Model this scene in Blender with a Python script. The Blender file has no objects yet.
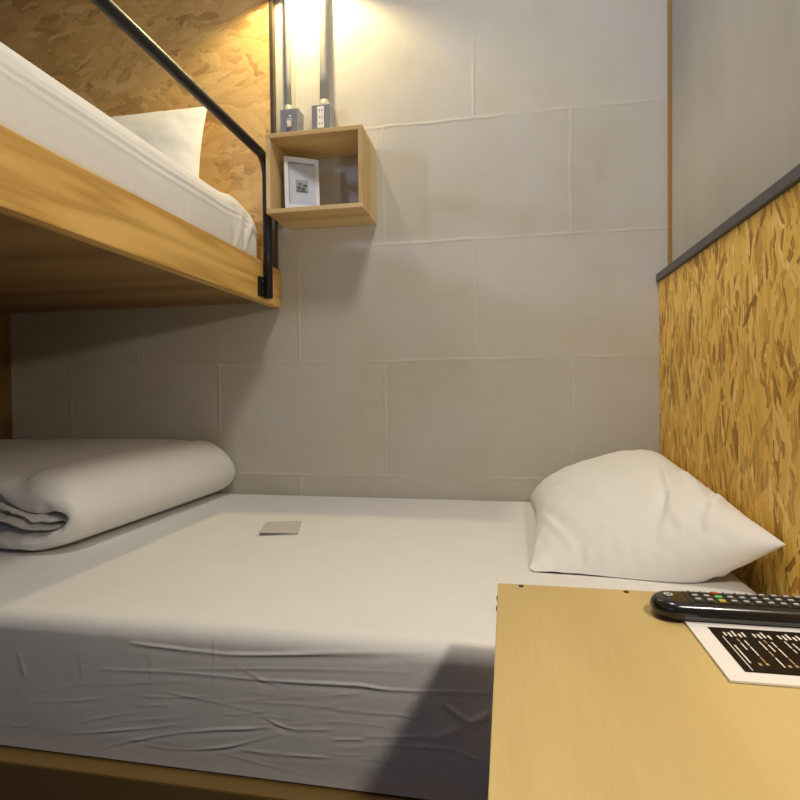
import bpy, bmesh, math, random
import numpy as np
from mathutils import Matrix, Vector
random.seed(7); np.random.seed(7)
SC = bpy.context.scene
COL = SC.collection
PI = math.pi

# ------------------------------------------------------------------ camera
CAM = Vector((0.0, -1.586, 0.808)); FPX = 561.8
def cam_axes(yaw, pitch, roll):
    cy, sy = math.cos(yaw), math.sin(yaw); cp, sp = math.cos(pitch), math.sin(pitch)
    f = Vector((-sy*cp, cy*cp, sp)); r = Vector((cy, sy, 0)); u = r.cross(f)
    cr, sr = math.cos(roll), math.sin(roll)
    return cr*r + sr*u, -sr*r + cr*u, f
RX, UP, FW = cam_axes(math.radians(10.825), math.radians(-.969), math.radians(-.545))
cd = bpy.data.cameras.new('camera'); cam = bpy.data.objects.new('camera', cd); COL.objects.link(cam)
cd.sensor_width = 36; cd.lens = FPX/800*36; cd.clip_start = 0.02
m = Matrix.Identity(4)
for i in range(3):
    m[i][0] = RX[i]; m[i][1] = UP[i]; m[i][2] = -FW[i]; m[i][3] = CAM[i]
cam.matrix_world = m
SC.camera = cam

def wallpt(x, y, Y):
    """point of the vertical plane at depth Y behind a measured photo position"""
    d = RX*((x-400)/FPX) - UP*((y-400)/FPX) + FW
    return CAM + d*((Y-CAM.y)/d.y)

# ------------------------------------------------------------------ node helpers
class NT:
    def __init__(self, name):
        self.m = bpy.data.materials.new(name); self.m.use_nodes = True
        self.t = self.m.node_tree; self.t.nodes.clear()
        self.out = self.n('ShaderNodeOutputMaterial')
        self.b = self.n('ShaderNodeBsdfPrincipled')
        self.l(self.b.outputs[0], self.out.inputs[0])
    def n(self, typ, **kw):
        nd = self.t.nodes.new(typ)
        for k, v in kw.items(): setattr(nd, k, v)
        return nd
    def l(self, a, b): self.t.links.new(a, b)
    def inp(self, sock, v):
        if isinstance(v, (int, float)): sock.default_value = v
        elif isinstance(v, tuple): sock.default_value = v
        else: self.l(v, sock)
    def math(self, op, a, b=0.0, c=None, clamp=False):
        nd = self.n('ShaderNodeMath', operation=op); nd.use_clamp = clamp
        self.inp(nd.inputs[0], a); self.inp(nd.inputs[1], b)
        if c is not None: self.inp(nd.inputs[2], c)
        return nd.outputs[0]
    def coord(self): return self.n('ShaderNodeTexCoord').outputs['Object']
    def sep(self, v):
        s = self.n('ShaderNodeSeparateXYZ'); self.l(v, s.inputs[0]); return s.outputs
    def comb(self, x, y, z=0.0):
        c = self.n('ShaderNodeCombineXYZ')
        for i, v in enumerate((x, y, z)): self.inp(c.inputs[i], v)
        return c.outputs[0]
    def mapping(self, v, loc=(0,0,0), rot=(0,0,0), sc=(1,1,1)):
        mp = self.n('ShaderNodeMapping'); self.l(v, mp.inputs[0])
        mp.inputs[1].default_value = loc; mp.inputs[2].default_value = rot; mp.inputs[3].default_value = sc
        return mp.outputs[0]
    def noise(self, v, scale, detail=3, rough=.55, dist=0, out='Fac'):
        nd = self.n('ShaderNodeTexNoise'); self.l(v, nd.inputs['Vector'])
        nd.inputs['Scale'].default_value = scale; nd.inputs['Detail'].default_value = detail
        nd.inputs['Roughness'].default_value = rough; nd.inputs['Distortion'].default_value = dist
        return nd.outputs[out]
    def ramp(self, f, stops, interp='LINEAR'):
        nd = self.n('ShaderNodeValToRGB'); self.inp(nd.inputs[0], f); cr = nd.color_ramp; cr.interpolation = interp
        while len(cr.elements) < len(stops): cr.elements.new(.5)
        for e, (p, c) in zip(cr.elements, stops):
            e.position = p; e.color = (*c, 1) if len(c) == 3 else c
        return nd.outputs[0]
    def mix(self, f, a, b, typ='MIX'):
        nd = self.n('ShaderNodeMix', data_type='RGBA', blend_type=typ)
        self.inp(nd.inputs[0], f)
        for s, v in ((nd.inputs[6], a), (nd.inputs[7], b)):
            if isinstance(v, tuple): s.default_value = (*v, 1) if len(v) == 3 else v
            else: self.l(v, s)
        return nd.outputs[2]
    def bump(self, h, strength=.3, dist=.005):
        nd = self.n('ShaderNodeBump'); self.l(h, nd.inputs['Height'])
        nd.inputs['Strength'].default_value = strength; nd.inputs['Distance'].default_value = dist
        self.l(nd.outputs[0], self.b.inputs['Normal'])
    def fin(self, color=None, rough=.5, spec=.5, metal=0.0, coat=0.0):
        if color is not None:
            if isinstance(color, tuple): self.b.inputs['Base Color'].default_value = (*color, 1)
            else: self.l(color, self.b.inputs['Base Color'])
        self.inp(self.b.inputs['Roughness'], rough)
        self.b.inputs['Specular IOR Level'].default_value = spec
        self.b.inputs['Metallic'].default_value = metal
        self.b.inputs['Coat Weight'].default_value = coat
        return self.m

def plain(name, c, rough=.5, spec=.5, metal=0.0, coat=0.0, var=.08, vs=40):
    t = NT(name); n = t.noise(t.coord(), vs, 4)
    lo = tuple(max(0, x*(1-var)) for x in c); hi = tuple(min(1, x*(1+var)) for x in c)
    return t.fin(t.ramp(n, [(.3, lo), (.7, hi)]), rough, spec, metal, coat)

# ------------------------------------------------------------------ materials
def mat_blocks():
    t = NT('painted_blockwork'); co = t.coord(); s = t.sep(co)
    wob = t.noise(co, 9, 3)
    w2 = t.noise(t.mapping(co, loc=(5, 3, 1)), 11, 3)
    u = t.math('ADD', t.math('ADD', s[0], -.173), t.math('MULTIPLY', t.math('SUBTRACT', wob, .5), .012))
    v = t.math('ADD', t.math('ADD', s[2], -1.563+.3345*4), t.math('MULTIPLY', t.math('SUBTRACT', w2, .5), .012))
    br = t.n('ShaderNodeTexBrick'); t.l(t.comb(u, v), br.inputs['Vector'])
    br.offset = .5; br.offset_frequency = 2; br.squash = 1
    br.inputs['Scale'].default_value = 1; br.inputs['Mortar Size'].default_value = .007
    br.inputs['Mortar Smooth'].default_value = 1; br.inputs['Bias'].default_value = 0
    br.inputs['Brick Width'].default_value = .52; br.inputs['Row Height'].default_value = .3345
    br.inputs['Color1'].default_value = (0, 0, 0, 1); br.inputs['Color2'].default_value = (1, 1, 1, 1)
    br.inputs['Mortar'].default_value = (.5, .5, .5, 1)
    joint = t.math('MULTIPLY', br.outputs['Fac'], t.ramp(t.noise(co, 5, 2), [(.38, (.08,)*3), (.66, (1,)*3)]))
    brand = t.sep(br.outputs['Color'])[0]
    n1 = t.noise(co, 3.2, 5, .6); n2 = t.noise(co, 60, 4, .6)
    base = t.ramp(n1, [(.3, (.50, .465, .40)), (.48, (.56, .53, .465)), (.6, (.565, .545, .515)), (.75, (.61, .595, .57))])
    base = t.mix(t.math('MULTIPLY', t.ramp(t.noise(t.mapping(co, loc=(9, 2, 4)), 5.5, 4, .65, .8), [(.45, (0,)*3), (.72, (1,)*3)]), .22), base, (.62, .56, .42))
    base = t.mix(.10, base, t.ramp(brand, [(0, (.40, .385, .36)), (1, (.72, .68, .60))]))
    base = t.mix(t.math('MULTIPLY', joint, .34), base, (.72, .68, .55))
    t.bump(t.math('ADD', t.math('MULTIPLY', joint, .75), t.math('ADD', t.math('MULTIPLY', n2, .22), t.math('MULTIPLY', n1, .6))), .38, .006)
    return t.fin(base, .75, .3)

def mat_osb(name, plane, dark=0.0, sw=.0125, sl=.062):
    """strand board: overlapping elongated flakes; plane 'yz' has upright flakes, 'xz' mostly lying ones"""
    t = NT(name); co = t.coord(); s = t.sep(co)
    a, b = (s[1], s[2]) if plane == 'yz' else (s[2], s[0])
    base = t.comb(a, b)
    nz = t.noise(base, 26, 3, .6, out='Color')
    sub = t.n('ShaderNodeVectorMath', operation='SUBTRACT'); t.l(nz, sub.inputs[0]); sub.inputs[1].default_value = (.5, .5, .5)
    scl = t.n('ShaderNodeVectorMath', operation='SCALE'); t.l(sub.outputs[0], scl.inputs[0]); scl.inputs['Scale'].default_value = .010 if plane == 'yz' else .034
    add = t.n('ShaderNodeVectorMath', operation='ADD'); t.l(base, add.inputs[0]); t.l(scl.outputs[0], add.inputs[1])
    wv = add.outputs[0]
    angs = (0, 14, -17, 32, -38, 6, -6, 21) if plane == 'yz' else (0, 16, -20, 40, -48, 8)
    pri = col = None; grain = None
    for k, ang in enumerate(angs):
        f = 1 + .22*((k*37) % 5 - 2)/2
        v = t.mapping(wv, loc=(k*3.71, k*1.93, 0), rot=(0, 0, math.radians(ang)))
        v = t.mapping(v, sc=(1/(sw*f), 1/(sl*f), 1))
        vo = t.n('ShaderNodeTexVoronoi', voronoi_dimensions='2D'); t.l(v, vo.inputs['Vector'])
        vo.inputs['Scale'].default_value = 1; vo.inputs['Randomness'].default_value = 1
        c = t.sep(vo.outputs['Color']); g = t.noise(t.mapping(v, sc=(5, .5, 1)), 1.0, 3, .6)
        p = t.math('SUBTRACT', c[1], t.math('MULTIPLY', vo.outputs['Distance'], .35))
        if pri is None: pri, col, grain = p, c[0], g
        else:
            gt = t.math('GREATER_THAN', p, pri)
            def pick(x, y):
                return t.math('ADD', t.math('MULTIPLY', x, t.math('SUBTRACT', 1.0, gt)), t.math('MULTIPLY', y, gt))
            col = pick(col, c[0]); grain = pick(grain, g); pri = t.math('MAXIMUM', p, pri)
    k = 1-dark
    val = t.math('ADD', t.math('MULTIPLY', col, .80), t.math('MULTIPLY', t.math('SUBTRACT', grain, .5), .7), clamp=True)
    if plane == 'yz':
        cols = [(0, (.32, .15, .020)), (.13, (.60, .33, .048)), (.34, (.80, .48, .085)), (.62, (.88, .56, .12)), (.85, (.95, .72, .25))]
    else:
        cols = [(0, (.50, .285, .10)), (.12, (.65, .39, .135)), (.36, (.72, .455, .165)), (.65, (.78, .505, .195)), (.92, (.84, .58, .25))]
    c = t.ramp(val, cols)
    edge = t.math('LESS_THAN', pri, .52)
    c = t.mix(t.math('MULTIPLY', edge, .45 if plane == 'yz' else .2), c, (.25, .12, .03))
    t.bump(t.math('ADD', pri, t.math('MULTIPLY', grain, .25)), .55, .003)
    return t.fin(c, .5, .35)

def mat_wood(name, cols, along='y', ring=.02, stretch=.06, contrast=1.0, rough=.45, bump=.15, fine=260, dist=6):
    t = NT(name); co = t.coord()
    sc = {'x': (stretch, 1, 1), 'y': (1, stretch, 1), 'z': (1, 1, stretch)}[along]
    v = t.mapping(co, sc=sc)
    n = t.noise(v, dist, 3, .5)
    w = t.math('SINE', t.math('MULTIPLY', n, .38/ring))
    w = t.math('MULTIPLY_ADD', w, .5*contrast, .5)
    fsc = {'x': (.03, 1, 1), 'y': (1, .03, 1), 'z': (1, 1, .03)}[along]
    f = t.noise(t.mapping(co, sc=fsc), fine, 3, .6)
    val = t.math('ADD', t.math('MULTIPLY', w, .65), t.math('MULTIPLY', f, .35))
    big = t.noise(v, 3, 2)
    val = t.math('ADD', val, t.math('MULTIPLY', t.math('SUBTRACT', big, .5), .5))
    t.bump(val, bump, .002)
    return t.fin(t.ramp(val, cols), rough, .4)

def mat_cloth(name, c, fine=.12):
    t = NT(name); co = t.coord()
    n = t.noise(co, 900, 2); n2 = t.noise(co, 14, 3, .5, .4)
    t.bump(t.math('ADD', t.math('MULTIPLY', n, fine), t.math('MULTIPLY', n2, .9)), .35, .006)
    col = t.ramp(n2, [(.3, tuple(x*.97 for x in c)), (.7, c)])
    m = t.fin(col, .9, .15)
    t.b.inputs['Sheen Weight'].default_value = .15
    return m

M = {}
M['block'] = mat_blocks()
M['osb_right'] = mat_osb('strand_board_upright', 'yz')
M['osb_bunk'] = mat_osb('strand_board_lying', 'xz', sw=.028, sl=.11)
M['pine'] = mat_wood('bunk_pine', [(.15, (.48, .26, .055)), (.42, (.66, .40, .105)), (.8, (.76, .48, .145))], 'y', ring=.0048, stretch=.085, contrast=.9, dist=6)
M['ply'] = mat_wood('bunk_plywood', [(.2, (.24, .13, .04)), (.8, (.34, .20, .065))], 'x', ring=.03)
M['shelf'] = mat_wood('shelf_pine', [(.2, (.60, .40, .165)), (.5, (.70, .495, .22)), (.8, (.76, .56, .275))], 'x', ring=.02)
M['shelf_side'] = mat_wood('shelf_pine_side', [(.2, (.60, .40, .165)), (.5, (.70, .495, .22)), (.8, (.76, .56, .275))], 'z', ring=.02)
M['desk'] = mat_wood('desk_beech', [(.15, (.50, .36, .145)), (.5, (.58, .435, .18)), (.85, (.64, .495, .22))], 'y', ring=.026, stretch=.22, contrast=.85, rough=.38, bump=.03, fine=420, dist=4.5)
M['desk_edge'] = plain('desk_edge_band', (.55, .41, .19), .5)
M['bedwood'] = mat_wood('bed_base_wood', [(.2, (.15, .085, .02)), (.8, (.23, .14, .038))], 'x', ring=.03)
M['sheet'] = mat_cloth('white_sheet', (.80, .79, .775))
M['duvet'] = mat_cloth('duvet_cotton', (.79, .78, .765))
M['pillow'] = mat_cloth('pillow_cotton', (.83, .825, .81))
M['black'] = plain('black_painted_steel', (.010, .009, .009), .42, .35, .0, .1)
M['cap'] = plain('dark_grey_capping', (.085, .083, .085), .5)
M['bronze'] = plain('dark_metal_edge', (.10, .075, .045), .4, .5, .5)
M['batten'] = mat_wood('corner_batten_wood', [(.2, (.33, .19, .06)), (.8, (.46, .28, .10))], 'z', ring=.02)
def mat_wash():
    t = NT('whitewashed_wall'); co = t.coord()
    n = t.noise(co, 2.6, 5, .6, .6); n2 = t.noise(t.mapping(co, sc=(1, 1, .3)), 9, 4)
    c = t.ramp(t.math('ADD', t.math('MULTIPLY', n, .7), t.math('MULTIPLY', n2, .3)), [(.33, (.40, .38, .34)), (.5, (.45, .43, .39)), (.68, (.49, .47, .43))])
    t.bump(n2, .12, .004)
    return t.fin(c, .7, .3)
M['wash'] = mat_wash()
M['plaster'] = plain('plain_plaster', (.13, .13, .14), .8, .3, var=.05, vs=5)
M['floor'] = plain('dark_concrete_floor', (.09, .09, .095), .6, .4, var=.15, vs=8)
M['boxmetal'] = plain('grey_metal_box', (.36, .37, .38), .45, .5, .3)
M['plate'] = plain('blue_grey_switch_plate', (.17, .18, .22), .5)
M['conduit'] = plain('galvanised_conduit', (.34, .34, .30), .6, .3, .1)
M['whiteplastic'] = plain('white_plastic', (.80, .80, .78), .4, var=.02)
M['framewhite'] = plain('white_frame_paint', (.80, .80, .80), .45, var=.02)
M['mount'] = plain('pale_blue_mount', (.60, .64, .72), .7, var=.03)
M['mountedge'] = plain('grey_frame_lip', (.34, .37, .45), .6, var=.05)
M['ink'] = plain('dark_print', (.10, .11, .12), .7)
M['greyink'] = plain('grey_print', (.34, .36, .38), .7)
M['card'] = plain('pale_grey_card', (.56, .53, .52), .7, var=.02)
M['cardink'] = plain('card_print', (.42, .40, .40), .7)
M['paper'] = plain('white_laminated_sheet', (.83, .80, .76), .3, var=.02)
M['menu'] = plain('dark_brown_menu_print', (.014, .008, .004), .6, .15, var=.2)
M['menutext'] = plain('cream_menu_print', (.80, .74, .64), .5)
M['menutan'] = plain('tan_menu_print', (.50, .32, .15), .5)
M['remote'] = plain('glossy_black_plastic', (.012, .011, .010), .22, .5, 0, .3)
M['remotetop'] = plain('matt_black_plastic', (.022, .020, .017), .34)
M['btn'] = plain('grey_button', (.10, .10, .10), .4)
M['btnl'] = plain('light_button_print', (.62, .60, .58), .4)
M['btnr'] = plain('red_button', (.40, .07, .03), .4)
M['btng'] = plain('green_button', (.10, .55, .12), .4)
M['btny'] = plain('yellow_button', (.55, .42, .08), .4)
M['btnb'] = plain('blue_button', (.08, .14, .50), .4)
M['screw'] = plain('dark_screw_head', (.03, .025, .02), .5)
M['lampshade'] = plain('dark_lamp_shade', (.06, .055, .05), .5)
def mat_emit(name, c, s):
    t = NT(name); e = t.n('ShaderNodeEmission'); e.inputs[0].default_value = (*c, 1); e.inputs[1].default_value = s
    t.l(e.outputs[0], t.out.inputs[0]); return t.m
M['bulb'] = mat_emit('lit_bulb', (1, .85, .6), 12)
def mat_glass():
    t = NT('window_glass'); t.b.inputs['Transmission Weight'].default_value = 1
    return t.fin((.95, .97, 1.0), .02)
M['glass'] = mat_glass()

# ------------------------------------------------------------------ mesh helpers
def base(o):
    p = Vector((0, 0, 0))
    while o is not None: p = p + o.location; o = o.parent
    return p
def link(name, me, mat, parent=None, smooth=False):
    """meshes are given in room coordinates; the parent's own place is taken off"""
    o = bpy.data.objects.new(name, me); COL.objects.link(o)
    if mat is not None: me.materials.append(mat)
    if smooth: me.polygons.foreach_set('use_smooth', [True]*len(me.polygons))
    if parent is not None:
        me.transform(Matrix.Translation(-base(parent))); o.parent = parent
    return o
def bm_obj(name, bm, mat, parent=None, smooth=False):
    bmesh.ops.recalc_face_normals(bm, faces=bm.faces)
    me = bpy.data.meshes.new(name); bm.to_mesh(me); bm.free()
    return link(name, me, mat, parent, smooth)
def box_bm(a, b, bev=0.0, seg=2, bm=None):
    tmp = bmesh.new(); bmesh.ops.create_cube(tmp, size=1)
    a, b = Vector(a), Vector(b); c = (a+b)/2; d = b-a
    for v in tmp.verts: v.co = Vector((v.co.x*d.x, v.co.y*d.y, v.co.z*d.z)) + c
    if bev: bmesh.ops.bevel(tmp, geom=list(tmp.edges), offset=bev, segments=seg, profile=.6, affect='EDGES')
    if bm is None: return tmp
    me = bpy.data.meshes.new('t'); tmp.to_mesh(me); tmp.free(); bm.from_mesh(me); bpy.data.meshes.remove(me)
    return bm
def box(name, a, b, mat, parent=None, bev=.0015, seg=2): return bm_obj(name, box_bm(a, b, bev, seg), mat, parent)
def grid(name, P, mat, parent=None, wrapu=False, wrapv=False, caps=False):
    nu, nv = P.shape[:2]; V = P.reshape(-1, 3); F = []
    for i in range(nu if wrapu else nu-1):
        for j in range(nv if wrapv else nv-1):
            i2, j2 = (i+1) % nu, (j+1) % nv
            F.append((i*nv+j, i2*nv+j, i2*nv+j2, i*nv+j2))
    if caps:
        F.append(tuple(range(nv))[::-1]); F.append(tuple((nu-1)*nv+j for j in range(nv)))
    me = bpy.data.meshes.new(name); me.from_pydata(V.tolist(), [], F)
    bm = bmesh.new(); bm.from_mesh(me); bmesh.ops.remove_doubles(bm, verts=bm.verts, dist=1e-5)
    bmesh.ops.recalc_face_normals(bm, faces=bm.faces); bm.to_mesh(me); bm.free()
    return link(name, me, mat, parent, True)
def tube(name, pts, r, mat, parent=None, n=16, bm_only=False, caps=True):
    pts = [Vector(p) for p in pts]; rings = []; ref = Vector((.123, .3, .77))
    for i, p in enumerate(pts):
        d = (pts[min(i+1, len(pts)-1)] - pts[max(i-1, 0)]).normalized()
        s = d.cross(ref).normalized(); t = d.cross(s)
        rings.append([p + r*(math.cos(2*PI*k/n)*s + math.sin(2*PI*k/n)*t) for k in range(n)])
    P = np.array([[list(v) for v in ring] for ring in rings])
    return grid(name, P, mat, parent, wrapv=True, caps=caps)
def lathe(name, prof, c, mat, parent=None, n=32):
    c = Vector(c)
    P = np.array([[[c.x+r*math.cos(2*PI*k/n), c.y+r*math.sin(2*PI*k/n), c.z+z] for k in range(n)] for r, z in prof])
    return grid(name, P, mat, parent, wrapv=True)
def thing(name, label, cat, loc, group=None):
    o = bpy.data.objects.new(name, None); COL.objects.link(o); o.location = loc; o.empty_display_size = .05
    return tag(o, label, cat, group)
def tag(o, label, cat, group=None):
    o['label'] = label; o['category'] = cat
    if group: o['group'] = group
    return o
def structure(o): o['kind'] = 'structure'; return o
def vnoise(x, y, seed=0):
    """smooth pseudo noise from a few sines"""
    rs = np.random.RandomState(seed); r = np.zeros_like(x)
    for k in range(7):
        a, b, p = rs.uniform(-1, 1), rs.uniform(-1, 1), rs.uniform(0, 6.28)
        r += np.sin(a*x + b*y + p)
    return r/7

# ------------------------------------------------------------------ the room
XL, XR, H = -1.612, .424, 2.45
structure(box('floor', (-2.6, -3.0, -.06), (1.0, .1, 0), M['floor'], bev=0))
structure(box('ceiling', (-2.6, -3.0, H), (1.0, .1, H+.06), M['plaster'], bev=0))
structure(box('wall_back', (XL-.1, 0, 0), (XR+.08, .1, H), M['block'], bev=0))
structure(box('wall_right', (XR, -3.0, 0), (XR+.08, 0, H), M['wash'], bev=0))
structure(box('wall_left', (XL-.04, -1.15, 0), (XL, 0, H), M['bedwood'], bev=0))
structure(box('wall_front', (-2.6, -3.06, 0), (XR, -3.0, H), M['plaster'], bev=0))
# the wall of the aisle with its window
bm = box_bm((-2.66, -3.0, 0), (-2.6, -2.75, H)); box_bm((-2.66, -2.05, 0), (-2.6, .1, H), bm=bm)
box_bm((-2.66, -2.75, 0), (-2.6, -2.05, 1.45), bm=bm); box_bm((-2.66, -2.75, 2.2), (-2.6, -2.05, H), bm=bm)
structure(bm_obj('wall_aisle', bm, M['plaster']))
structure(box('trim_1', (XR-.009, -.008, 1.1075), (XR, 0, H), M['batten'], bev=.001))     # corner batten

# right: strand board dado with its dark capping
p = thing('osb_panel', 'golden strand board dado with dark grey top edge behind the white pillow', 'panel', (.409, -.75, .02))
box('board', (.394, -1.6, .02), (XR-.0008, -.0008, 1.088), M['osb_right'], p, bev=.0008)
c_ = box('capping', (.386, -1.6, 1.0885), (XR-.0008, -.0008, 1.107), M['cap'], p, bev=.001); c_['label'] = 'dark grey top edge'
# left: strand board behind the upper bunk
p = thing('osb_panel', 'brown strand board headboard on the wall behind the upper bunk', 'panel', (-1.14, -.009, 1.17))
box('board', (XL+.001, -.018, 1.17), (-.678, -.0008, 2.40), M['osb_bunk'], p, bev=.0005)
c_ = box('edge_trim', (-.678, -.021, 1.17), (-.669, -.0008, 2.40), M['bronze'], p, bev=.0008); c_['label'] = 'thin dark metal edge strip'

# ------------------------------------------------------------------ upper bunk
Y1 = -2.02
bk = thing('upper_bunk', 'wooden upper bunk platform with pine edge board and black rail', 'bunk bed', (-1.13, -1.0, 1.06))
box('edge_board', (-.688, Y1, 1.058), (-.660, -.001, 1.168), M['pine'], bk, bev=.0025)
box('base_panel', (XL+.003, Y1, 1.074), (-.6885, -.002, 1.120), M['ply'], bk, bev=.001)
# guard rail: one bent tube, its legs flattened against the edge board
r = .0125; xr = -.6465; zr = 1.449; rb = .05
pts = [(xr, -.125, 1.066), (xr, -.125, 1.2), (xr, -.125, zr-rb)]
for k in range(1, 9):
    a = k/8*PI/2; pts.append((xr, -.125-rb+rb*math.cos(a), zr-rb+rb*math.sin(a)))
for k in range(1, 9): pts.append((xr, -.175-(1.62*k/9), zr))
for k in range(0, 9):
    a = k/8*PI/2; pts.append((xr, -1.845-rb*math.sin(a), zr-rb+rb*math.cos(a)))
pts += [(xr, -1.895, 1.2), (xr, -1.895, 1.066)]
rail = tube('guard_rail', pts, r, M['black'], bk, 20); rail['label'] = 'black steel tube guard rail'
for yy in (-.125, -1.895):
    s = -1
    bm = box_bm((-.6595, yy-.040, 1.068), (-.652, yy-.010, 1.120), .001)
    bt = bm_obj('foot_bracket', bm, M['black'], rail)
    for zz in (1.080, 1.108):
        bm = bmesh.new()
        bmesh.ops.create_uvsphere(bm, u_segments=10, v_segments=6, radius=.0035, matrix=Matrix.Translation((-.652, yy-.026, zz)))
        bm_obj('bolt', bm, M['screw'], rail, True)

# ------------------------------------------------------------------ mattresses
def seg_dist(X, Z, a, b):
    ax, az = a; bx, bz = b; dx, dz = bx-ax, bz-az
    t = np.clip(((X-ax)*dx+(Z-az)*dz)/(dx*dx+dz*dz+1e-12), 0, 1)
    px, pz = ax+t*dx, az+t*dz
    side = (X-px)*(-dz)+(Z-pz)*dx
    return np.hypot(X-px, Z-pz), np.sign(side), t
def creases(X, Z, lines):
    """raised folds along polylines, dying out towards both ends"""
    D = np.zeros_like(X)
    for q, (pts, amp, w) in enumerate(lines):
        best = np.full_like(X, 9.); sg = np.zeros_like(X); fr = np.zeros_like(X); n = len(pts)-1
        for i, (a, b) in enumerate(zip(pts[:-1], pts[1:])):
            d, s, t = seg_dist(X, Z, a, b); msk = d < best
            best = np.where(msk, d, best); sg = np.where(msk, s, sg); fr = np.where(msk, (i+t)/n, fr)
        sd = best*sg
        k = np.sin(np.clip(fr, 0, 1)*PI)**.6*(1+.35*np.sin(fr*11+q))
        D += k*amp*.55*(np.exp(-(best/(w*.5))**2) - .50*np.exp(-((sd+1.5*w)/(1.1*w))**2))
    return D
def smoothpoly(pts, n=8):
    pts = np.array(pts, float)
    if len(pts) < 3: return [tuple(p) for p in pts]
    out = []
    for i in range(len(pts)-1):
        p0, p1, p2, p3 = pts[max(i-1, 0)], pts[i], pts[i+1], pts[min(i+2, len(pts)-1)]
        for t in np.linspace(0, 1, n, endpoint=False):
            out.append(tuple(.5*((2*p1)+(p2-p0)*t+(2*p0-5*p1+4*p2-p3)*t*t+(3*p1-p0-3*p2+p3)*t**3)))
    out.append(tuple(pts[-1])); return out

FY = -.920
raw = [([(130, 642), (153, 645), (212, 652), (250, 654), (364, 653), (432, 654)], .0032, .0040),
       ([(100, 668), (190, 672), (267, 679), (357, 684), (395, 689), (492, 692)], .0026, .0035),
       ([(236, 664), (258, 676), (283, 686)], .0014, .0030), ([(160, 690), (190, 695), (267, 712)], .0012, .0030),
       ([(262, 714), (291, 727), (332, 728)], .0022, .0030), ([(331, 738), (364, 738)], .0022, .0028),
       ([(240, 748), (281, 753), (338, 757)], .0020, .0030), ([(190, 731), (240, 728), (277, 725)], .0018, .0028),
       ([(190, 749), (229, 745), (285, 731)], .0020, .0028), ([(213, 749), (260, 763), (340, 783)], .0014, .0030),
       ([(62, 734), (110, 730), (156, 726), (178, 723)], .0022, .0028), ([(88, 752), (141, 738), (203, 729), (255, 727)], .0024, .0030),
       ([(138, 743), (187, 749), (252, 742)], .0018, .0028), ([(134, 704), (171, 704)], .0012, .0028),
       ([(140, 669), (200, 668), (300, 668), (420, 672)], .0012, .0030), ([(80, 722), (105, 716), (135, 711)], .0013, .0030),
       ([(12, 725), (30, 725)], .0016, .0026), ([(214, 622), (215, 660), (215, 690)], .0012, .0026),
       ([(152, 652), (153, 682)], .0010, .004), ([(82, 655), (84, 675)], .0010, .005), ([(20, 650), (28, 680)], .0014, .006),
       ([(230, 676), (330, 684), (420, 690)], .0008, .0028), ([(215, 700), (300, 703), (380, 712)], .0008, .003),
       ([(400, 745), (450, 748), (480, 760)], .0014, .004), ([(440, 700), (470, 720), (490, 715)], .0016, .006),
       ([(430, 740), (470, 722), (492, 708)], .0020, .008)]
rc_ = np.random.RandomState(21)
for k in range(26):
    x0_ = rc_.uniform(20, 440); y0_ = rc_.uniform(665, 745)+x0_*.06; L_ = rc_.uniform(25, 80); sl_ = rc_.uniform(-.16, .14)
    raw.append(([(x0_, y0_), (x0_+L_*.5, y0_+sl_*L_*.5+rc_.uniform(-2, 2)), (x0_+L_, y0_+sl_*L_)], rc_.uniform(.0004, .0010), rc_.uniform(.0022, .0040)))
SIDE = []
for pl, amp, w in raw:
    q = [wallpt(x, y, FY) for x, y in smoothpoly(pl)]
    SIDE.append(([(v.x, v.z) for v in q], amp, w))

def mattress(name, label, x0, x1, y0, y1, z0, z1, rr, mat, nx, nside, ntop, disp, res_end=.04):
    """sheeted mattress: a profile across (front side, rounded edge, top, back) swept along its length"""
    side = [(y0, z) for z in np.linspace(z0, z1-rr, nside)]
    arc = [(y0+rr-rr*math.cos(a), z1-rr+rr*math.sin(a)) for a in np.linspace(0, PI/2, 14)[1:]]
    top = [(y, z1) for y in np.linspace(y0+rr, y1-rr, ntop)[1:]]
    arc2 = [(y1-rr+rr*math.sin(a), z1-rr+rr*math.cos(a)) for a in np.linspace(0, PI/2, 8)[1:]]
    prof = np.array(side+arc+top+arc2+[(y1, z0)])
    nrm = np.zeros_like(prof); ns = len(side); na = ns+len(arc)
    nrm[:ns] = (-1, 0); nrm[ns:na] = [(-math.cos(a), math.sin(a)) for a in np.linspace(0, PI/2, 14)[1:]]
    nrm[na:na+len(top)] = (0, 1)
    # finer rows near the ends, so the ends round off
    e = res_end
    xs = np.concatenate([x0+e*(1-np.cos(np.linspace(0, PI/2, 10)))[:-1], np.linspace(x0+e, x1-e, nx), (x1-e+e*np.sin(np.linspace(0, PI/2, 10)))[1:]])
    P = np.zeros((len(xs), len(prof), 3))
    for i, x in enumerate(xs):
        d = min(x-x0, x1-x); k = 0 if d >= e else e-math.sqrt(max(0, e*e-(e-d)**2))
        P[i, :, 0] = x
        zz = prof[:, 1]; P[i, :, 2] = np.where(zz > z0+.001, z0+(zz-z0)*(z1-k-z0)/(z1-z0), zz)
        cy = (y0+y1)/2; P[i, :, 1] = cy+(prof[:, 0]-cy)*(1-.35*k/(y1-y0)*1.0)
    disp(P, nrm)
    return tag(grid(name, P, mat, caps=True), label, 'mattress')

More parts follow.
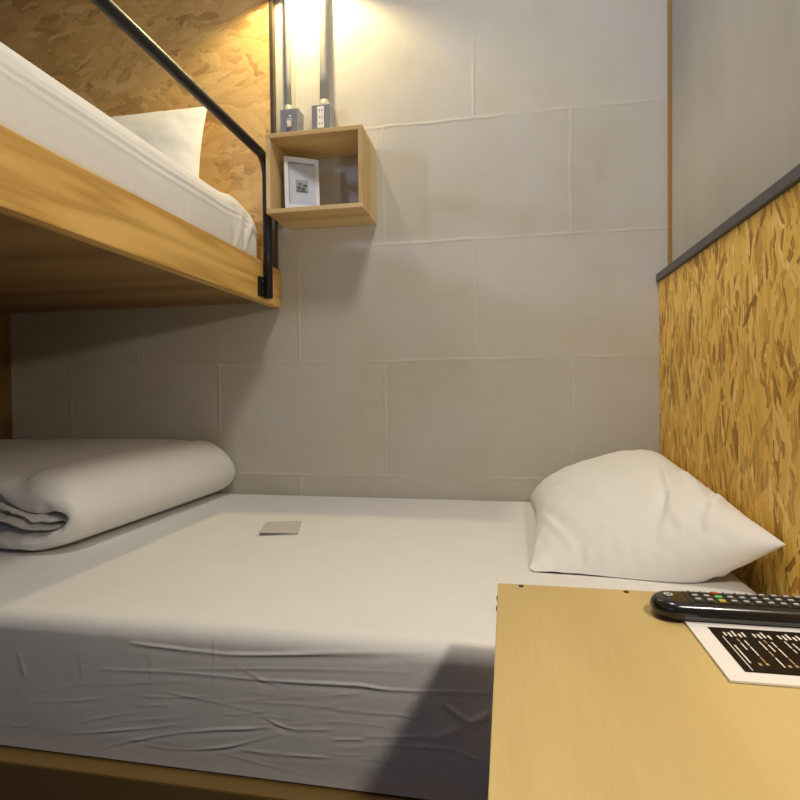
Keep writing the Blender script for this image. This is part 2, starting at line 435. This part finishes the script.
def disp_low(P, nrm):
    X, Y, Z = P[..., 0], P[..., 1], P[..., 2]
    D = creases(X, Z, SIDE)*(np.clip((.4985-Z)/.008, 0, 1))
    sidew = np.clip((Z-.315)/.03, 0, 1)
    D += .0035*np.sin(np.clip((Z-.31)/.19, 0, 1)*PI) + .0010*vnoise(X*14, Z*60, 3)
    t = nrm[:, 1][None, :]
    D = D*(1-t) + t*(.0016*vnoise(X*9, Y*11, 5)+.0009*vnoise(X*30+Y*12, Y*24, 8))
    P[..., 1] += nrm[:, 0][None, :]*D*sidew; P[..., 2] += nrm[:, 1][None, :]*D
mattress('mattress', 'white sheeted lower mattress lying along the block wall', XL+.005, .386, FY, -.004, .312, .5015, .022, M['sheet'], 760, 116, 90, disp_low)

# upper mattress, its long side faces right; local frame turned a quarter
def upper_mattress():
    xs, xl = -.697, XL+.006; z0, z1, rr = 1.1205, 1.318, .030; y_end = -.030; rc = .085
    # outline in plan walked from the near end of the right side, round the corner, to the back end
    path = [(xs, y, 1.0, 0.0) for y in np.linspace(Y1+.01, y_end-rc, 320)]
    path += [(xs-rc+rc*math.cos(a), y_end-rc+rc*math.sin(a), math.cos(a), math.sin(a)) for a in np.linspace(0, PI/2, 26)[1:]]
    path += [(x, y_end, 0.0, 1.0) for x in np.linspace(xs-rc, xl, 50)[1:]]
    zs = list(np.linspace(z0, z1-rr, 40)); n0 = len(zs)
    prof = [(0.0, z) for z in zs]+[(rr-rr*math.cos(a), z1-rr+rr*math.sin(a)) for a in np.linspace(0, PI/2, 12)[1:]]
    P = np.zeros((len(path), len(prof)+12, 3))
    for i, (x, y, nx, ny) in enumerate(path):
        s = -y
        sag = .040*math.exp(-((y-y_end)/.06)**2)*(1 if True else 0) + .012*math.exp(-((y+.30)/.05)**2)*0
        bump = .012*math.exp(-((y+.20)/.045)**2)
        for j, (off, z) in enumerate(prof):
            f = (z-z0)/(z1-z0)
            zz = z - sag*f**2 + bump*f**2
            d = 0.0
            if j < n0:
                w_ = min(1, max(0, (z-1.170)/.02)); d = .004*math.sin(f*PI)
                d += .0035*math.sin(y*95+f*1.5)*math.exp(-((y+.17)/.09)**2)*math.sin(f*PI)
                d += .010*math.exp(-((y+.205-.10*(f-.5))/.006)**2)*(1-f) + .009*math.exp(-((y+.155-.10*(f-.5))/.007)**2)*math.sin(f*PI)
                d += .0016*math.exp(-((y+.62)/.004)**2)+.0014*math.exp(-((y+.45)/.004)**2)+.002*math.sin(y*17+f*2)*f
                for zc in (.72, .80): d += .0022*math.exp(-((f-zc-.02*math.sin(y*3))/.012)**2)
            d = d*w_ if j < n0 else 0.0
            P[i, j] = (x-nx*off+nx*d, y-ny*off+ny*d, zz)
        # the top, carried inward to the mattress's centre line
        tx, ty = -1.15, min(y, -.30)
        ex, ey, ez = P[i, len(prof)-1]
        for k in range(12):
            t = (k+1)/12
            P[i, len(prof)+k] = (ex+(tx-ex)*t, ey+(ty-ey)*t, ez+(z1-ez)*min(1, t*2.2))
    o = grid('mattress', P, M['sheet'])
    me = o.data; bm = bmesh.new(); bm.from_mesh(me)
    box_bm((XL+.006, Y1+.01, z0), (-1.149, -.30, z1-.0005), bm=bm); bm.to_mesh(me); bm.free()
    return tag(o, 'white sheeted upper mattress on the wooden bunk platform', 'mattress')
upper_mattress()

# lower bed base
bf = thing('bed_base', 'dark wooden bed base under the lower mattress', 'bed', (-.6, -.47, 0))
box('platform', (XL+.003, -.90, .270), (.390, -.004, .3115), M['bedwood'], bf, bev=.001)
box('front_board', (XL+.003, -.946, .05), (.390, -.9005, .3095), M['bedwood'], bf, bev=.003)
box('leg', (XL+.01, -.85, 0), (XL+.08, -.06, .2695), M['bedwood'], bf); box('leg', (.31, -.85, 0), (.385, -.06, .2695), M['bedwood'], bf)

# ------------------------------------------------------------------ pillows
def pillow(name, label, corners, T, mat, clampz=None, clampx=None, clampy=None, n=72, seed=1, pinch=.05, lean=(0, 0, 1), low=.6, sag=0.0, pw=.62, folds=(), gath=1.0):
    """two puffed faces meeting in a seam; corners A(0,0) B(1,0) C(1,1) D(0,1)"""
    A, B, C, D = [np.array(c, float) for c in corners]
    u = (1-np.cos(np.linspace(0, PI, n)))/2; U, V = np.meshgrid(u, u, indexing='ij')
    # edges bow in between the corners
    pu = pinch*4*V*(1-V); pv = pinch*4*U*(1-U)
    Us = U + pu*(1-2*U)*(np.abs(2*U-1)**3); Vs = V + pv*(1-2*V)*(np.abs(2*V-1)**3)
    S = ((1-Us)*(1-Vs))[..., None]*A+(Us*(1-Vs))[..., None]*B+(Us*Vs)[..., None]*C+((1-Us)*Vs)[..., None]*D
    nrm = np.cross(B-A+C-D, D-A+C-B); nrm /= np.linalg.norm(nrm)
    if nrm @ np.array(lean) < 0: nrm = -nrm
    a, b = 2*U-1, 2*V-1
    th = ((1-np.abs(a)**2.6)*(1-np.abs(b)**2.6))**pw
    sg_ = sag*np.sin(PI*U**.72)*np.clip((-b+.2)/1.2, 0, 1)**2; S[..., 2] -= sg_; S[..., 1] -= .25*sg_
    wr = .0035*vnoise(U*26+V*8, V*22, seed)+.0018*vnoise(U*60, V*48+U*20, seed+3)
    for (u0, v0, u1, v1, am, wd) in folds:
        d_, s_, t_ = seg_dist(U, V, (u0, v0), (u1, v1)); wr = wr+am*(np.exp(-(d_/wd)**2)-.6*np.exp(-((d_*s_-1.8*wd)/(1.3*wd))**2))
    rim = np.clip(th*3, 0, 1)
    r2 = np.minimum.reduce([U, 1-U, V, 1-V])
    gather = gath*.0035*np.sin(40*np.arctan2(b, a))*np.exp(-(r2/.07)**2)*rim
    up = S+nrm*(T*th+wr*rim+gather)[..., None]; dn = S-nrm*(low*T*th+.5*wr*rim)[..., None]
    for Q in (up, dn):
        if clampz is not None: Q[..., 2] = np.maximum(Q[..., 2], clampz)
        if clampx is not None: Q[..., 0] = np.minimum(Q[..., 0], clampx)
        if clampy is not None: Q[..., 1] = np.minimum(Q[..., 1], clampy)
    o = grid(name, up, mat); me = o.data
    o2 = grid('tmp', dn, None); bm = bmesh.new(); bm.from_mesh(me); bm.from_mesh(o2.data)
    bmesh.ops.remove_doubles(bm, verts=bm.verts, dist=2e-4); bmesh.ops.recalc_face_normals(bm, faces=bm.faces)
    bm.to_mesh(me); bm.free(); bpy.data.objects.remove(o2)
    me.polygons.foreach_set('use_smooth', [True]*len(me.polygons))
    return tag(o, label, 'pillow')
pillow('pillow', 'plump white pillow leaning on the golden strand board', [(.036, -.625, .510), (.389, -.700, .583), (.387, -.045, .634), (.058, -.030, .512)],
       .088, M['pillow'], clampz=.5035, clampx=.3905, pinch=.05, low=.95, sag=.050, pw=.50, n=110, folds=((.70, .10, .80, .40, .006, .022), (.80, .06, .95, .22, .006, .02), (.62, .06, .74, .20, .005, .018), (.86, .18, .92, .42, .005, .02), (.10, .25, .22, .10, .004, .02), (.05, .55, .25, .62, .004, .025), (.30, .05, .42, .12, .004, .02)), gath=.5)
pillow('pillow', 'white pillow standing against brown strand board on the upper bunk', [(-1.42, -.14, 1.322), (-.842, -.14, 1.322), (-.862, -.050, 1.652), (-1.42, -.050, 1.652)],
       .055, M['pillow'], clampz=1.3195, clampy=-.0215, seed=9, pinch=.02, lean=(0, -1, .2), gath=.15)

# ------------------------------------------------------------------ folded duvet
def duvet():
    xl_ = XL+.012
    def ribbon(zb, ztop, xr_, tlo, thi, tleft, tmid, ya, yb, ruffle, seed, droop, tilt=0.0):
        """a padded layer folded over once: a U seen from its open front end, the fold at the right"""
        zu = ztop-thi/2; rad = (zu-zb)/2; ex = .040; cx = xr_-tmid/2-rad-ex
        lo = [(x, zb, tlo) for x in np.linspace(xl_, cx, 80)]
        md = [(cx+(rad+ex)*math.sin(a), zb+rad-rad*math.cos(a), (tlo+(thi-tlo)*(1-math.cos(a))/2)*(1-math.sin(a)**2)+tmid*math.sin(a)**2) for a in np.linspace(0, PI, 44)[1:-1]]
        up_ = []
        for x in np.linspace(cx, xl_, 100):
            q = min(1, (cx-x)/.085); t_ = thi+(tleft-thi)*q*q*(3-2*q); up_.append((x, ztop-t_/2, t_))
        pt = np.array(lo+md+up_); pathp = pt[:, :2]; n = len(pathp)
        pathp[:, 1] += tilt*np.clip(cx-pathp[:, 0], 0, .10)
        half = pt[:, 2]/2-.0006
        tan = np.gradient(pathp, axis=0); tan /= np.linalg.norm(tan, axis=1)[:, None]
        nr = np.stack([tan[:, 1], -tan[:, 0]], 1)
        ry, rn = min(.045, max(tlo, thi)), 1.0
        sec = [(yb-ry+ry*math.cos(a), rn*math.sin(a)) for a in np.linspace(-PI/2, PI/2, 13)]
        ys = np.linspace(yb-ry, ya+ry, 70)[1:-1]
        sec += [(y, rn) for y in ys]
        sec += [(ya+ry+ry*math.cos(a), rn*math.sin(a)) for a in np.linspace(PI/2, 3*PI/2, 21)]
        sec += [(y, -rn) for y in ys[::-1]]
        sec = np.array(sec); m_ = len(sec)
        Yq = np.tile(sec[:, 0], (n, 1)); O = np.tile(sec[:, 1], (n, 1)); S = np.tile(np.arange(n)[:, None]/(n-1.), (1, m_))
        arc = np.concatenate([[0], np.cumsum(np.linalg.norm(np.diff(pathp, axis=0), axis=1))])[:, None]*np.ones((1, m_))
        front = np.clip((ya+.16-Yq)/.16, 0, 1)
        inner = (O < rn*.5)
        g = front**2*ruffle*(vnoise(arc*95, Yq*60+O*2.5, seed)*1.4+vnoise(arc*230, O*5, seed+1)*.8)
        g = np.where(inner, g, g*.35)
        off = O*half[:, None]*(1+.06*np.sin((Yq-ya)/(yb-ya)*PI))+g
        P = np.zeros((n, m_, 3))
        P[..., 0] = pathp[:, 0][:, None]+nr[:, 0][:, None]*off
        P[..., 2] = pathp[:, 1][:, None]+nr[:, 1][:, None]*off
        P[..., 1] = Yq+front*ruffle*2.2*vnoise(arc*40, O*1.2, seed+2)
        # the right-hand front corner is rounded in plan
        P[..., 1] += np.clip((P[..., 0]-(xr_-.10))/.10, 0, 1)**2*.035*front
        X, Y, Z = P[..., 0], P[..., 1], P[..., 2]
        up = np.clip((Z-.57)/.07, 0, 1)
        P[..., 2] += up*(.0035*vnoise(X*18, Y*16, 2)+.010*np.exp(-((X+1.05)/.22)**2-((Y+.25)/.25)**2)-droop*np.clip((ya+.22-Y)/.22, 0, 1)**1.6)
        P[..., 2] = np.maximum(P[..., 2], .5032); P[..., 0] = np.maximum(P[..., 0], XL+.004)
        return P
    o = grid('folded_duvet', ribbon(.5205, .664, -.800, .032, .090, .022, .032, -.678, -.012, .0055, 4, .012), M['duvet'], wrapv=True, caps=True)
    inner = [ribbon(.547, .574, -.842, .013, .013, .013, .013, -.668, -.05, .008, 14, .0, .30),
             ribbon(.556, .590, -.872, .012, .012, .012, .012, -.658, -.05, .008, 24, .0, .38)]
    i1 = grid('tmp', inner[0], None, wrapv=True, caps=True); i2 = grid('tmp', inner[1], None, wrapv=True, caps=True)
    bm = bmesh.new(); bm.from_mesh(o.data); bm.from_mesh(i1.data); bm.from_mesh(i2.data); bm.to_mesh(o.data); bm.free()
    bpy.data.objects.remove(i1); bpy.data.objects.remove(i2)
    o.data.polygons.foreach_set('use_smooth', [True]*len(o.data.polygons))
    tag(o, 'folded white duvet lying on the lower mattress under the bunk', 'duvet')
duvet()

# ------------------------------------------------------------------ small card on the bed
cc = Vector((-.498, -.408, .5022)); rz = math.radians(17)
cdt = thing('note_card', 'small pale grey card lying flat on the white lower mattress', 'card', cc)
def rot_bm(bm, c, rz, rx=0, ry=0):
    R_ = Matrix.Translation(c) @ Matrix.Rotation(rz, 4, 'Z') @ Matrix.Rotation(rx, 4, 'X') @ Matrix.Rotation(ry, 4, 'Y')
    bm.transform(R_); return bm
tl = math.radians(0)
bm = box_bm((-.041, -.058, 0), (.041, .058, .0012), .0003); box_bm((-.041, -.058, .0016), (.041, .058, .0028), .0003, bm=bm)
def lift(bm):
    for v in bm.verts:
        if v.co.z > .0014: v.co.z += .004*max(0, (.03-v.co.x)/.072)*max(0, (.055-v.co.y)/.11)
    return bm
bm_obj('card_leaves', rot_bm(lift(bm), cc, rz), M['card'], cdt)
bm = bmesh.new()
for k in range(4): box_bm((-.004+k*.009, -.008, .0029), (.003+k*.009, .006, .0032), bm=bm)
pr = bm_obj('printed_line', rot_bm(lift(bm), cc, rz), M['cardink'], cdt); pr['label'] = 'faint grey printed line'

# ------------------------------------------------------------------ box shelf, its contents, switches
sx0, sx1, sz0, sz1, sd, tk = -.634, -.366, 1.287, 1.500, -.160, .012
sh = thing('box_shelf', 'open square pine box shelf fixed to the block wall', 'shelf', (-.5, -.08, sz0))
box('top_board', (sx0, sd, sz1-tk), (sx1, -.001, sz1), M['shelf'], sh)
box('bottom_board', (sx0, sd, sz0), (sx1, -.001, sz0+tk), M['shelf'], sh)
box('side_board', (sx0, sd, sz0+tk+.0003), (sx0+tk, -.001, sz1-tk-.0003), M['shelf_side'], sh)
box('side_board', (sx1-tk, sd, sz0+tk+.0003), (sx1, -.001, sz1-tk-.0003), M['shelf_side'], sh)

fb = Vector((-.552, -.103, sz0+tk+.001))
fr_ = thing('photo_frame', 'small white picture frame standing in the pine box shelf', 'frame', fb)
fa = math.radians(30); lean = math.radians(-7)
def fbox(a, b, bev=.001, bm=None): return box_bm(a, b, bev, bm=bm)
W2, Hh = .048, .158; z0f = .008
T_ = lambda bm: rot_bm(bm, fb, fa, lean)
bm = fbox((-W2, -.006, z0f), (-W2+.011, .006, Hh)); fbox((W2-.011, -.006, z0f), (W2, .006, Hh), bm=bm)
fbox((-W2+.011, -.006, z0f), (W2-.011, .006, z0f+.014), bm=bm); fbox((-W2+.011, -.006, Hh-.014), (W2-.011, .006, Hh), bm=bm)
bm_obj('frame_moulding', T_(bm), M['framewhite'], fr_)
mo = bm_obj('mount', T_(fbox((-W2+.0112, -.002, z0f+.0142), (W2-.0112, .004, Hh-.0142), 0)), M['mount'], fr_); mo['label'] = 'pale blue mount card'
bm = fbox((-W2+.0112, -.0045, Hh-.019), (W2-.0112, -.0021, Hh-.0142), 0); fbox((-W2+.0112, -.0045, z0f+.0142), (-W2+.0135, -.0021, Hh-.019), 0, bm=bm)
bm_obj('inner_lip', T_(bm), M['mountedge'], fr_)
bm = fbox((-.017, -.0026, .058), (.017, -.00205, .094), 0)
pc = bm_obj('picture', T_(bm), M['greyink'], fr_); pc['label'] = 'tiny grey picture'
bm = bmesh.new()
for a, b in (((-.013, .066), (-.004, .076)), ((-.002, .064), (.008, .073)), ((.003, .075), (.013, .082)), ((-.010, .080), (-.001, .085)), ((-.014, .060), (.014, .063))):
    fbox((a[0], -.0032, a[1]), (b[0], -.0027, b[1]), 0, bm)
bm_obj('picture_print', T_(bm), M['ink'], pc)
bm = fbox((-.013, -.018, 0), (.013, .022, .0077)); bm_obj('foot', rot_bm(bm, fb, fa), M['framewhite'], fr_)

def wall_box(name, label, cat, xc, w, zt, drop, dep, conduit_x, rc):
    z0 = zt-drop
    o = thing(name, label, cat, (xc, -dep/2, z0))
    box('back_box', (xc-w/2, -dep, z0), (xc+w/2, -.0005, zt), M['boxmetal'], o, bev=.003)
    p = box('face_plate', (xc-w/2+.002, -dep-.003, z0+.002), (xc+w/2-.002, -dep-.0002, zt-.003), M['plate'], o, bev=.001); p['label'] = 'blue grey face plate'
    pts = [(conduit_x, -.016, zt+.0005), (conduit_x, -.016, zt+.1), (conduit_x, -.016, 2.2), (conduit_x, -.016, H-.001)]
    c = tube('conduit', pts, rc, M['conduit'], o, 18)
    lathe('connector', [(0, 0), (rc+.004, 0), (rc+.004, .010), (rc+.0015, .013), (rc+.0015, .022), (rc+.0002, .022)], (conduit_x, -.016, zt+.0004), M['conduit'], c, 18)
    return o, p
BZ = 1.621
o, p = wall_box('light_switch', 'grey wall switch box with a white toggle above the box shelf', 'switch', -.611, .056, BZ, .116, .045, -.624, .0085)
bm = box_bm((-.007, -.006, -.013), (.007, 0, .013), .002); bm.transform(Matrix.Translation((-.608, -.0482, BZ-.044)))
k = bm_obj('rocker_rim', bm, M['boxmetal'], p)
bm = box_bm((-.0045, -.011, -.011), (.0045, 0, .004), .002); bm.transform(Matrix.Translation((-.607, -.0545, BZ-.044)) @ Matrix.Rotation(.35, 4, 'X'))
t = bm_obj('toggle', bm, M['whiteplastic'], p); t['label'] = 'white toggle'
box('indicator', (-.6105, -.0495, BZ-.025), (-.6045, -.0482, BZ-.021), M['whiteplastic'], p, bev=.0003)
o, p = wall_box('power_outlet', 'grey outlet box with white socket strip above shelf, right of the switch', 'outlet', -.515, .058, BZ+.003, .116, .045, -.514, .0125)
s_ = box('socket_strip', (-.525, -.0505, BZ-.066), (-.505, -.0482, BZ-.006), M['whiteplastic'], p, bev=.001); s_['label'] = 'white socket strip'
for i in range(3):
    zc = BZ-.017-i*.019
    bm = box_bm((-.520, -.0512, zc-.003), (-.5175, -.0504, zc+.003)); box_bm((-.5125, -.0512, zc-.003), (-.510, -.0504, zc+.003), bm=bm)
    bm_obj('socket_slot', bm, M['plate'], s_)

# ------------------------------------------------------------------ desk
DZ = .600; dx0, dx1, dy0, dy1 = -.011, .3925, -1.52, -.976
dk = thing('desk', 'pale beech desk with plain flat top in front of the bed', 'desk', (.19, -1.24, 0))
box('desk_top', (dx0, dy0, DZ-.018), (dx1, dy1, DZ), M['desk'], dk, bev=.0008)
box('side_panel', (dx0+.001, dy0+.001, 0), (dx0+.019, dy1-.001, DZ-.0183), M['desk'], dk)
box('side_panel', (dx1-.019, dy0+.001, 0), (dx1-.001, dy1-.001, DZ-.0183), M['desk'], dk)
box('back_panel', (dx0+.0193, dy1-.020, .06), (dx1-.0193, dy1-.002, DZ-.0183), M['desk'], dk)
box('shelf_board', (dx0+.0193, dy0+.02, .30), (dx1-.0193, dy1-.0205, .318), M['desk'], dk)
def screw(x, y, z, ax):
    bm = bmesh.new(); bmesh.ops.create_cone(bm, cap_ends=True, segments=12, radius1=.0028, radius2=.0024, depth=.0012)
    bm.transform(Matrix.Translation((x, y, z)) @ (Matrix.Rotation(-PI/2, 4, 'Y') if ax == 'x' else Matrix.Identity(4)))
    s = bm_obj('screw', bm, M['screw'], dk); s['label'] = 'dark screw head'
for x in (.013, .118, .245): screw(x, dy1-.007, DZ+.0004, 'z')
for y in (-1.005, -1.033): screw(dx0-.0005, y, DZ-.006, 'x')

# ------------------------------------------------------------------ printed sheet
px0, px1, py0, py1 = .1525, .345, -1.158, -1.020
ps = thing('menu_card', 'white laminated sheet with dark printed panel lying under the remote', 'menu', ((px0+px1)/2, (py0+py1)/2, DZ))
box('sheet', (px0, py0, DZ+.0003), (px1, py1, DZ+.0022), M['paper'], ps, bev=.0004)
qx0, qx1, qy0, qy1 = px0+.015, px1-.015, py0+.014, -1.066
pn = box('printed_panel', (qx0, qy0, DZ+.0023), (qx1, qy1, DZ+.0026), M['menu'], ps, bev=0); pn['label'] = 'dark brown printed panel'
z_a, z_b = DZ+.00265, DZ+.0029
bm = bmesh.new(); bt = bmesh.new()
def mark(b, x, y, w, d): box_bm((x, y, z_a), (x+w, y+d, z_b), bm=b)
# thin frame line, heading, then columns of small illegible lettering
mark(bm, qx0+.0055, qy0+.002, .0007, qy1-qy0-.020); mark(bm, qx0+.0085, qy0+.014, .0012, .030)
x = qx0+.0085
for n_ in (5, 4, 5, 4, 5, 4):
    for k in range(n_):
        mark(bm, x, qy1-.0165-.0015*(k % 2), .0016, .0068+.0016*((k*7) % 3)); x += .0036
    x += .0042
x = qx0+.0150; k = 0
for g in range(8):
    for q in range(2 + g % 2):
        y_ = qy1-.021-.003*((g+q) % 2)
        for ln in range(2 + (g+q) % 2):
            L_ = .006+.003*((g*3+q*5+ln*2) % 4)
            if y_-L_ < qy0+.010: break
            mark(bt if (g*2+q+ln) % 3 == 0 else bm, x, y_-L_, .0010, L_); y_ -= L_+.0022
        x += .0046
    mark(bt, x-.010, qy0+.011, .0020, .0036); mark(bt, x-.005, qy0+.012, .0020, .0032)
    x += .0060
lt = bm_obj('lettering', bm, M['menutext'], pn); lt['label'] = 'cream lettering'
lt = bm_obj('lettering', bt, M['menutan'], pn); lt['label'] = 'tan lettering'

# ------------------------------------------------------------------ remote control
rx0, rx1, ryn, ryf, rz0, rh = .1285, .315, -1.059, -1.017, DZ+.0025, .0150
rm = thing('remote_control', 'black television remote control lying across the desk and sheet', 'remote', ((rx0+rx1)/2, (ryn+ryf)/2, rz0))
def remote_body():
    # plan outline: rounded ends; levels from the underside to the crowned top
    def outline(ins, n=96):
        L, Wd = (rx1-rx0)/2-ins, (ryf-ryn)/2-ins; cx, cy = (rx0+rx1)/2, (ryn+ryf)/2; r_ = min(Wd, .019)
        pts = []
        for sx, sy, a0 in ((1, 1, 0), (-1, 1, 90), (-1, -1, 180), (1, -1, 270)):
            for k in range(n//4):
                a = math.radians(a0+90*k/(n//4-1))
                pts.append((cx+sx*(L-r_)+r_*math.cos(a), cy+sy*(Wd-r_)+r_*math.sin(a)))
        return pts
    lv = [(.0100, 0), (.004, 0), (.0015, .0015), (.0, .0045), (.0, .0075), (.0012, .0115), (.0032, .0140), (.0058, .0150), (.012, .0152)]
    P = np.array([[[x, y, rz0+z] for x, y in outline(ins)] for ins, z in lv])
    return grid('body', P, M['remote'], rm, wrapv=True, caps=True)
rbody = remote_body()
top = rz0+.0151
fp = box('key_panel', (rx0+.030, ryn+.0070, top), (rx1-.010, ryf-.0070, top+.0006), M['remotetop'], rm, bev=.0003)
def button(x, y, w, d, mat, lab=None):
    b = box('button', (x-w/2, y-d/2, top+.0007), (x+w/2, y+d/2, top+.0023), mat, rm, bev=.0006)
    if lab: b['label'] = lab
def legend(x, y, w, d):
    return box_bm((x-w/2, y-d/2, top+.0024), (x+w/2, y+d/2, top+.0026))
ycs = [ryn+.0115, (ryn+ryf)/2, ryf-.0115]
lg = bmesh.new()
cols = [None, ('btng', 'green button'), None, None, None, None, None, None, None, None, None]
for i in range(14):
    x = rx0+.0375+i*.0098
    for j, y in enumerate(ycs):
        mt, lab = 'btn', None
        if i == 2: mt, lab = [('btny', 'yellow button'), ('btng', 'green button'), ('btnr', 'red button')][j]
        button(x, y, .0058, .0048, M[mt], lab)
        if i != 2: box_bm((x-.0020, y-.0011, top+.0022), (x+.0020, y+.0011, top+.00265), bm=lg)
l_ = bm_obj('key_legend', lg, M['btnl'], rm); l_['label'] = 'pale key markings'
bm = bmesh.new()
px_, py_ = rx0+.0155, (ryn+ryf)/2+.002
for k in range(8):
    a = 2*PI*k/8
    if k == 2: continue
    b_ = box_bm((-.0012, -.0007, 0), (.0012, .0007, .0006)); b_.transform(Matrix.Translation((px_+.0032*math.cos(a), py_+.0032*math.sin(a), top+.0007)) @ Matrix.Rotation(a+PI/2, 4, 'Z'))
    me_ = bpy.data.meshes.new('t'); b_.to_mesh(me_); b_.free(); bm.from_mesh(me_); bpy.data.meshes.remove(me_)
box_bm((px_-.0006, py_, top+.0007), (px_+.0006, py_+.0045, top+.0013), bm=bm)
l_ = bm_obj('power_symbol', bm, M['btnl'], rm); l_['label'] = 'white power symbol'

# ------------------------------------------------------------------ lamps of the place, plus an added fill
LX, LY, LZ = -.560, -.105, 2.025
wl = thing('wall_lamp', 'small dark shaded lamp on the block wall high above the box shelf', 'lamp', (LX, LY, 1.94))
lathe('shade', [(.078, -.045), (.072, -.010), (.055, .03), (.03, .055), (.0, .058), (.0, .061), (.032, .058), (.058, .032), (.0745, -.0095), (.080, -.045), (.078, -.045)], (LX, LY, LZ), M['lampshade'], wl)
tube('arm', [(LX, LY, LZ+.062), (LX, LY, LZ+.10), (LX, LY+.02, LZ+.12), (LX, -.001, LZ+.12)], .008, M['lampshade'], wl, 12)
lb = bmesh.new(); bmesh.ops.create_uvsphere(lb, u_segments=16, v_segments=10, radius=.016, matrix=Matrix.Translation((LX, LY, LZ+.028)))
bm_obj('bulb', lb, M['bulb'], wl, True)
def light(name, typ, loc, power, color, **kw):
    d = bpy.data.lights.new(name, typ); d.energy = power; d.color = color
    for k, v in kw.items(): setattr(d, k, v)
    o = bpy.data.objects.new(name, d); COL.objects.link(o); o.location = loc; return o
def aim(o, tgt): o.rotation_euler = (Vector(tgt)-o.location).to_track_quat('-Z', 'Y').to_euler()
light('wall_lamp_light', 'POINT', (LX, LY, LZ-.004), 14.5, (1, .80, .40), shadow_soft_size=.016)
l1 = light('ceiling_light', 'AREA', (-.05, -.90, 2.40), 10.0, (1, .955, .86), shape='DISK', size=.28); aim(l1, (-.05, -.80, 0))
l2 = light('reading_light', 'AREA', (.365, -1.40, 1.23), 3.8, (1, .895, .74), shape='DISK', size=.07); aim(l2, (-.25, -.80, .4))
l3 = light('window_daylight', 'AREA', (-2.45, -2.35, 1.90), 15, (.58, .66, 1.0), shape='DISK', size=.22); aim(l3, (-.2, -.1, 1.4))
l4 = light('front_cool_fill', 'AREA', (-.95, -2.94, 1.55), 3.2, (.38, .50, 1.0), shape='RECTANGLE', size=.9, size_y=1.1); aim(l4, (-.6, -.9, .5))  # added cool fill behind the camera to blue the shade; no opening there
# window of the aisle
win = box('window_1', (-2.655, -2.75, 1.45), (-2.605, -2.72, 2.2), M['framewhite'], bev=.002); structure(win)
for a, b in (((-2.655, -2.08, 1.45), (-2.605, -2.05, 2.2)), ((-2.655, -2.7195, 1.45), (-2.605, -2.0805, 1.48)), ((-2.655, -2.7195, 2.17), (-2.605, -2.0805, 2.2))):
    box('window_frame', a, b, M['framewhite'], win, bev=.002)
box('pane', (-2.634, -2.7195, 1.4805), (-2.628, -2.0805, 2.1695), M['glass'], win, bev=0)

w = bpy.data.worlds.new('world'); SC.world = w; w.use_nodes = True
w.node_tree.nodes['Background'].inputs[0].default_value = (.75, .85, 1, 1); w.node_tree.nodes['Background'].inputs[1].default_value = .6
SC.view_settings.view_transform = 'Standard'; SC.view_settings.look = 'None'
SC.view_settings.exposure = .07; SC.view_settings.gamma = 1; SC.view_settings.use_curve_mapping = False
